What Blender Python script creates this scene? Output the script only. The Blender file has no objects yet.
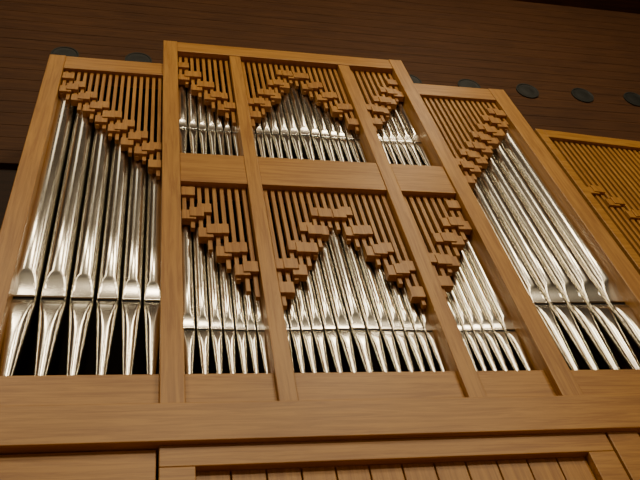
import bpy, math, random
from mathutils import Matrix, Vector
random.seed(7)
S=4.0; H0=1.6
scn=bpy.context.scene
def W(x,y,z): return (x*S,y*S,z*S+H0)

# ---------------- materials ----------------
def nt(name):
    m=bpy.data.materials.new(name); m.use_nodes=True
    n=m.node_tree; n.nodes.clear()
    o=n.nodes.new('ShaderNodeOutputMaterial'); b=n.nodes.new('ShaderNodeBsdfPrincipled')
    n.links.new(b.outputs[0],o.inputs[0]); return m,n,b
def wood(name,c1,c2,axis,rough=.42,fine=1.0):
    m,n,b=nt(name); L=n.links.new
    tc=n.nodes.new('ShaderNodeTexCoord'); mp=n.nodes.new('ShaderNodeMapping')
    sc={'z':(14,14,.7),'x':(.7,14,14)}[axis]
    mp.inputs['Scale'].default_value=sc
    L(tc.outputs['Object'],mp.inputs[0])
    ns=n.nodes.new('ShaderNodeTexNoise'); ns.inputs['Scale'].default_value=2.0*fine; ns.inputs['Detail'].default_value=7; ns.inputs['Roughness'].default_value=.68; ns.inputs['Distortion'].default_value=.6
    L(mp.outputs[0],ns.inputs[0])
    r=n.nodes.new('ShaderNodeValToRGB'); r.color_ramp.elements[0].position=.38; r.color_ramp.elements[1].position=.60
    r.color_ramp.elements[0].color=(*c2,1); r.color_ramp.elements[1].color=(*c1,1)
    L(ns.outputs['Fac'],r.inputs[0])
    n2=n.nodes.new('ShaderNodeTexNoise'); n2.inputs['Scale'].default_value=.9; n2.inputs['Detail'].default_value=2
    L(tc.outputs['Object'],n2.inputs[0])
    mr=n.nodes.new('ShaderNodeMapRange'); mr.inputs[3].default_value=.82; mr.inputs[4].default_value=1.16
    L(n2.outputs['Fac'],mr.inputs[0])
    mx=n.nodes.new('ShaderNodeVectorMath'); mx.operation='SCALE'
    L(r.outputs[0],mx.inputs[0]); L(mr.outputs[0],mx.inputs['Scale'])
    L(mx.outputs[0],b.inputs['Base Color'])
    b.inputs['Roughness'].default_value=rough
    bp=n.nodes.new('ShaderNodeBump'); bp.inputs['Strength'].default_value=.08; bp.inputs['Distance'].default_value=.01
    L(ns.outputs['Fac'],bp.inputs['Height']); L(bp.outputs[0],b.inputs['Normal'])
    return m
oakV=wood('oak_vertical',(.47,.235,.045),(.32,.138,.021),'z')
oakH=wood('oak_horizontal',(.47,.235,.045),(.32,.138,.021),'x')
shade=wood('oak_pipe_shade',(.46,.225,.042),(.31,.13,.02),'z')
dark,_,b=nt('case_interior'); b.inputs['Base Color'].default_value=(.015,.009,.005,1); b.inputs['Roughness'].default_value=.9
gap,_,b=nt('mouth_slot'); b.inputs['Base Color'].default_value=(.012,.01,.008,1); b.inputs['Roughness'].default_value=.9
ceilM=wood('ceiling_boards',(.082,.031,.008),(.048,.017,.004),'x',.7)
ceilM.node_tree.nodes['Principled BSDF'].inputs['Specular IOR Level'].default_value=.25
wallM=wood('wall_boards',(.035,.014,.005),(.02,.008,.003),'x',.8)
floorM=wood('floor_boards',(.36,.2,.09),(.28,.15,.06),'x',.4)
metal,n,b=nt('polished_tin')
b.inputs['Metallic'].default_value=1; b.inputs['Base Color'].default_value=(.80,.76,.67,1)
tc=n.nodes.new('ShaderNodeTexCoord'); ns=n.nodes.new('ShaderNodeTexNoise'); ns.inputs['Scale'].default_value=3
mr=n.nodes.new('ShaderNodeMapRange'); mr.inputs[3].default_value=.17; mr.inputs[4].default_value=.24
n.links.new(tc.outputs['Object'],ns.inputs[0]); n.links.new(ns.outputs['Fac'],mr.inputs[0]); n.links.new(mr.outputs[0],b.inputs['Roughness'])
lampM,_,b=nt('lamp_housing'); b.inputs['Base Color'].default_value=(.003,.004,.0035,1); b.inputs['Roughness'].default_value=.6
ringM,_,b=nt('lamp_ring'); b.inputs['Base Color'].default_value=(.010,.013,.011,1); b.inputs['Roughness'].default_value=.7

# ---------------- mesh helpers ----------------
class MB:
    def __init__(s): s.v=[];s.f=[];s.m=[];s.sm=[]
    def box(s,x0,x1,y0,y1,z0,z1,M=None,mi=0):
        i=len(s.v)
        for z in (z0,z1):
            for (x,y) in ((x0,y0),(x1,y0),(x1,y1),(x0,y1)):
                p=Vector((x,y,z))
                if M: p=M@p
                s.v.append(W(*p))
        for q in ((3,2,1,0),(4,5,6,7),(0,1,5,4),(1,2,6,5),(2,3,7,6),(3,0,4,7)):
            s.f.append([i+k for k in q]); s.m.append(mi); s.sm.append(False)
    def make(s,name,mats,parent=None,bevel=0):
        me=bpy.data.meshes.new(name); me.from_pydata(s.v,[],s.f)
        for m in mats: me.materials.append(m)
        for p,mi,sm in zip(me.polygons,s.m,s.sm): p.material_index=mi; p.use_smooth=sm
        me.update(); o=bpy.data.objects.new(name,me); scn.collection.objects.link(o)
        if parent: o.parent=parent
        if bevel:
            bv=o.modifiers.new('Bevel','BEVEL'); bv.width=bevel; bv.segments=2; bv.limit_method='ANGLE'
        return o
organ=bpy.data.objects.new('pipe_organ',None); scn.collection.objects.link(organ)

# ---------------- case dimensions ----------------
LX0,LX1=-.297,-.252
A0,A1=.022,.064
B0,B1=.222,.256
C0,C1=.569,.605
D0,D1=.753,.797
RX0,RX1=1.062,1.115
TT=2.12; TO=2.045
CT=2.265; CO=2.20
M0,M1=1.495,1.62
SZ=.907; PB=.82; BB=.744
dp=.05   # frame board depth
fv=MB()
fv.box(LX0,LX1,0,dp,PB,TT)
fv.box(A0,A1,-.008,dp,PB,CT); fv.box(D0,D1,-.008,dp,PB,CT)
fv.box(B0,B1,-.004,dp,PB,CO); fv.box(C0,C1,-.004,dp,PB,CO)
fv.box(RX0,RX1,0,dp,PB,TT)
fv.box(LX0,LX0+.012,dp,.24,PB,TT); fv.box(RX1-.012,RX1,dp,.24,PB,TT)
fv.box(A0,A0+.012,dp,.24,TT-.3,CT); fv.box(D1-.012,D1,dp,.24,TT-.3,CT)
fv.make('frame_posts',[oakV],organ,.006)
fh=MB()
fh.box(LX1,A0,.002,dp,TO,TT); fh.box(D1,RX0,.002,dp,TO,TT)
fh.box(A1,D0,-.006,dp,CO,CT)
for a,b_ in ((A1,B0),(B1,C0),(C1,D0)):
    fh.box(a,b_,-.002,dp,M0,M1)
for a,b_ in ((LX1,A0),(A1,B0),(B1,C0),(C1,D0),(D1,RX0)):
    fh.box(a,b_,.008,dp+.06,PB,SZ)
fh.box(RX1,2.0,.008,dp,PB,SZ); fh.box(-.9,LX0,.008,dp,PB,SZ)
fh.box(-.9,2.0,-.02,dp,BB,PB)              # long base beam
fh.make('frame_rails',[oakH],organ,.006)
lo=MB()
lo.box(-.9,.018,-.004,dp,.30,BB-.003)
lo.box(.022,.795,-.010,dp,.704,BB)
lo.box(.022,.077,-.010,dp,.25,.704); lo.box(.745,.795,-.010,dp,.25,.704)
lo.box(.80,.86,-.010,dp,.25,BB); lo.box(.864,2.0,-.004,dp,.25,BB-.003)
lo.box(-.9,2.0,0,dp,-.4,.30)
lo.make('base_frame',[oakH],organ,.006)
pl=MB(); x=.077
while x<.745:
    pl.box(x,min(x+.0535,.745),.004,dp-.01,.25,.704); x+=.0557
pl.make('base_planks',[oakV],organ,.006)
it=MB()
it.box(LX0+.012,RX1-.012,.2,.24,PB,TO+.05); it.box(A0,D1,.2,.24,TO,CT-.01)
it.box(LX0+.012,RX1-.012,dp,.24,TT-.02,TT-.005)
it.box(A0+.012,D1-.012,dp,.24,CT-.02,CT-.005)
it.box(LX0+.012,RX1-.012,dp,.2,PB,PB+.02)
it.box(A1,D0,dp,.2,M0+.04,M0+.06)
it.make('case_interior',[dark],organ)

# ---------------- pipe shades ----------------
def shades(name,x0,x1,top,fn,pitch=.0176,M=None,full=None,bh=.033,rows=3):
    mb=MB(); n=max(2,round((x1-x0)/pitch)); p=(x1-x0)/n
    for i in range(n):
        xc=x0+(i+.5)*p; zb=fn(xc)-.006 if full is None else full
        mb.box(xc-p*.26,xc+p*.26,.012,.024,zb+random.uniform(-.016,.008),top+.003,M)
    for row in range(rows):
        i=(row%2)
        while i<n:
            xa=x0+i*p; xb=min(x0+(i+2)*p,x1)
            if xb-xa<p*1.2: 
                i+=2; continue
            xc=(xa+xb)/2; z=fn(xc)+row*bh*1.24+random.uniform(-.007,.007)
            if z+bh<top-.005:
                y0=.005-.003*(row%2)
                mb.box(xa+p*.10,xb-p*.10,y0,.024,z,z+bh,M)
            i+=2
    return mb.make(name,[shade],organ,.003)
def lin(xa,za,xb,zb): return lambda x: za+(zb-za)*(x-xa)/(xb-xa)
fL=lin(-.245,1.925,.01,1.555); fR=lambda x:fL(.819-x)
f1=lin(.07,1.385,.219,1.105); f3=lambda x:f1(.819-x)
f2=lambda x:1.375-abs(x-.4125)/.1425*.265
g1=lin(.07,2.055,.219,1.805); g3=lambda x:g1(.819-x)
g2=lambda x:2.09-abs(x-.4125)/.1425*.26
shades('pipe_shade_1',LX1,A0,TO,fL)
shades('pipe_shade_2',D1,RX0,TO,fR)
shades('pipe_shade_3',A1,B0,M0,f1); shades('pipe_shade_4',B1,C0,M0,f2); shades('pipe_shade_5',C1,D0,M0,f3)
shades('pipe_shade_6',A1,B0,CO,g1); shades('pipe_shade_7',B1,C0,CO,g2); shades('pipe_shade_8',C1,D0,CO,g3)

# ---------------- pipes ----------------
NS=48
def pipe(mb,xc,yc,r,zb,zm,zt):
    am=math.radians(54)
    rows=[]
    g=.45*r; zl=zm-3.6*r; zu=zm+g
    rmin=.34
    rf=lambda z: r*(rmin+(1-rmin)*((z-zb)/(zm-zb))**.9)
    rows.append((zb,rf(zb),0,0))
    k=6
    if zl>zb:
        for i in range(1,3): rows.append((zb+(zl-zb)*i/3,rf(zb+(zl-zb)*i/3),0,0))
    z0=max(zl,zb+.002)
    for i in range(k+1):
        u=i/k; z=z0+(zm-z0)*u; rows.append((z,rf(z),am*((z-zl)/(zm-zl)),.02))
    rows.append((zm+.0001,r,am,.22)); rows.append((zu-.0001,r,am,.22))
    hl=2.6*r
    for i in range(13):
        u=i/12; rows.append((zu+hl*u,r,am*1.05*math.sqrt(max(0,1-u**2.0)),.07))
    for i in range(1,5): rows.append((zu+hl+(zt-zu-hl)*i/4,r,0,0))
    base=len(mb.v)
    for (z,rr,a,ins) in rows:
        for j in range(NS):
            t=2*math.pi*(j)/NS-math.pi
            x=math.sin(t)*rr; y=-math.cos(t)*rr
            if abs(t)<a: y=-math.cos(a)*rr+ins*rr
            mb.v.append(W(xc+x,yc+y,z))
    for i in range(len(rows)-1):
        slot=(rows[i][3]==.22)
        edge=(rows[i][3]==.22 or rows[i+1][3]==.22)
        for j in range(NS):
            j2=(j+1)%NS
            t=2*math.pi*(j+.5)/NS-math.pi
            mb.f.append([base+i*NS+j,base+i*NS+j2,base+(i+1)*NS+j2,base+(i+1)*NS+j])
            front=abs(t)<am*1.08
            mb.m.append(1 if slot and front else 0); mb.sm.append(not(edge and front))
def rank(name,x0,x1,pitches,zb,zm,fn,yc=.047,extra=.055):
    k=1+yc
    tot=sum(pitches); sc=(x1-x0)/tot; x=x0; mb=MB()
    for w in pitches:
        w*=sc; xc=x+w/2; x+=w
        r=w*.458
        top=fn(min(max(xc,x0),x1))+extra
        pipe(mb,xc,yc,r,zb,zm*k,top*1.02)
    return mb.make(name,[metal,gap],organ)
PL=[.055,.052,.048,.045,.041,.038]
P1=[.028,.025,.023,.022,.020,.019,.018]
P2=[.0195,.021,.022,.024,.026,.028,.032,.028,.026,.024,.022,.021,.0195]
rank('pipes_1',LX1-.012,A0+.006,PL,SZ-.005,1.068,fL)
rank('pipes_2',D1-.006,RX0+.012,PL[::-1],SZ-.005,1.072,fR)
rank('pipes_3',A1-.004,B0+.004,P1,SZ-.005,.998,f1,.04); rank('pipes_4',B1-.003,C0+.003,P2,SZ-.005,.998,f2,.04); rank('pipes_5',C1-.004,D0+.004,P1[::-1],SZ-.005,.998,f3,.04)
rank('pipes_6',A1-.004,B0+.004,P1,M1-.04,1.728,g1,.04); rank('pipes_7',B1-.003,C0+.003,P2,M1-.04,1.728,g2,.04); rank('pipes_8',C1-.004,D0+.004,P1[::-1],M1-.04,1.728,g3,.04)

# ---------------- recessed side case ----------------
M=Matrix.Translation((1.295,.15,0))@Matrix.Rotation(math.radians(3.3),4,'Z')
sc=MB()
sc.box(0,.03,0,.04,PB,2.15,M); sc.box(.03,.75,0,.04,2.10,2.15,M); sc.box(.75,.79,0,.04,PB,2.15,M)
sc.box(0,.79,.002,.04,PB,1.0,M)
sc.make('side_case_frame',[oakH],organ,.006)
sb=MB(); sb.box(.02,.77,.045,.06,PB,2.12,M); sb.make('side_case_back',[dark],organ)
shades('side_case_shade',.03,.75,2.10,lin(.03,1.80,.30,1.42),.021,M,1.0,.034,2)

# ---------------- room ----------------
YB=.32; CZ=3.3
r=MB(); r.box(-3.2,3.6,YB,YB+.05,-.4,2.0); r.make('wall_back',[wallM])
r=MB()
LEAN=.154
cy=lambda z: .30-LEAN*(z-2.0)
nb=22
for i in range(nb):
    z0=2.0+(CZ-2.0)*i/nb; z1=2.0+(CZ-2.0)*(i+1)/nb-.0018
    i0=len(r.v)
    for (y,z) in ((cy(z0),z0),(cy(z1),z1),(cy(z1)+.03,z1),(cy(z0)+.03,z0)):
        for x in (-3.2,3.6): r.v.append(W(x,y,z))
    for q in ((0,2,3,1),(2,4,5,3),(4,6,7,5),(6,0,1,7),(0,6,4,2),(1,3,5,7)): r.f.append([i0+k for k in q]); r.m.append(0); r.sm.append(False)
r.box(-3.2,3.6,.325,.345,1.9,CZ)
r.box(-3.2,3.6,-4.5,.345,CZ,CZ+.04)
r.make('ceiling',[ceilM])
r=MB(); r.box(-3.2,3.6,-4.5,YB+.05,-.45,-.4); r.make('floor',[floorM])
r=MB(); r.box(-3.25,-3.2,-4.5,YB+.05,-.4,CZ); r.make('wall_left',[wallM])
r=MB(); r.box(3.6,3.65,-4.5,YB+.05,-.4,CZ); r.make('wall_right',[wallM])
def lamp(x):
    z=2.57; y=cy(z)
    mb=MB(); n=32
    M=Matrix.Translation((x,y,z))@Matrix.Rotation(math.pi/2+math.atan(LEAN),4,'X')
    def ring(rad,h): 
        i=len(mb.v)
        for j in range(n):
            p=M@Vector((rad*math.cos(2*math.pi*j/n),rad*math.sin(2*math.pi*j/n),h)); mb.v.append(W(*p))
        return i
    R=[ring(.047,-.001),ring(.047,.005),ring(.043,.005),ring(.041,.003),ring(.030,.0025),ring(.012,.004)]
    for q in range(len(R)-1):
        for j in range(n):
            j2=(j+1)%n; mb.f.append([R[q]+j,R[q]+j2,R[q+1]+j2,R[q+1]+j]); mb.m.append(1 if q<2 else 0); mb.sm.append(False)
    mb.f.append([R[-1]+j for j in range(n)]); mb.m.append(0); mb.sm.append(False)
    mb.make('recessed_ceiling_light',[lampM,ringM])
for q in (-.31,-.06,.18,.42,.66,.96,1.205,1.455,1.70,1.94): lamp(q)

# ---------------- lights ----------------
w=bpy.data.worlds.new('World'); scn.world=w; w.use_nodes=True
w.node_tree.nodes['Background'].inputs[0].default_value=(1,.80,.56,1); w.node_tree.nodes['Background'].inputs[1].default_value=.14
def area(name,x,y,z,sx,sy,e,rx=0,rz=0,col=(1,.83,.56)):
    l=bpy.data.lights.new(name,'AREA'); l.shape='RECTANGLE'; l.size=sx; l.size_y=sy; l.energy=e*.84; l.color=col
    o=bpy.data.objects.new(name,l); scn.collection.objects.link(o); o.location=(x,y,z); o.rotation_euler=(math.radians(rx),0,math.radians(rz))
for x,e in ((-1.2,20),(5.2,70)):  # unseen area lights, added in rows to streak the pipes and light the case
    area('added_streak_light',x,-3.4,14.6,1.0,1.8,e,15)
for x,e in ((-3.6,500),(4.6,700)):
    area('added_streak_light',x,-8,14.6,1.5,3.4,e,35)
for x,e in ((-8,400),(.6,950),(9.5,900)):
    area('added_streak_light',x,-13.5,14.4,1.6,3.4,e,50)
# ---------------- camera ----------------
R=Matrix(((0.97531,-0.15731,-0.155),(-0.02845,-0.7855,0.6182),(-0.219,-0.59853,-0.77058)))
cd=bpy.data.cameras.new('camera'); cd.sensor_width=36; cd.lens=755.16*36/640; cd.clip_end=200
co=bpy.data.objects.new('camera',cd); scn.collection.objects.link(co)
mw=R.transposed().to_4x4(); mw.translation=Vector((0,-S,H0)); co.matrix_world=mw
scn.camera=co
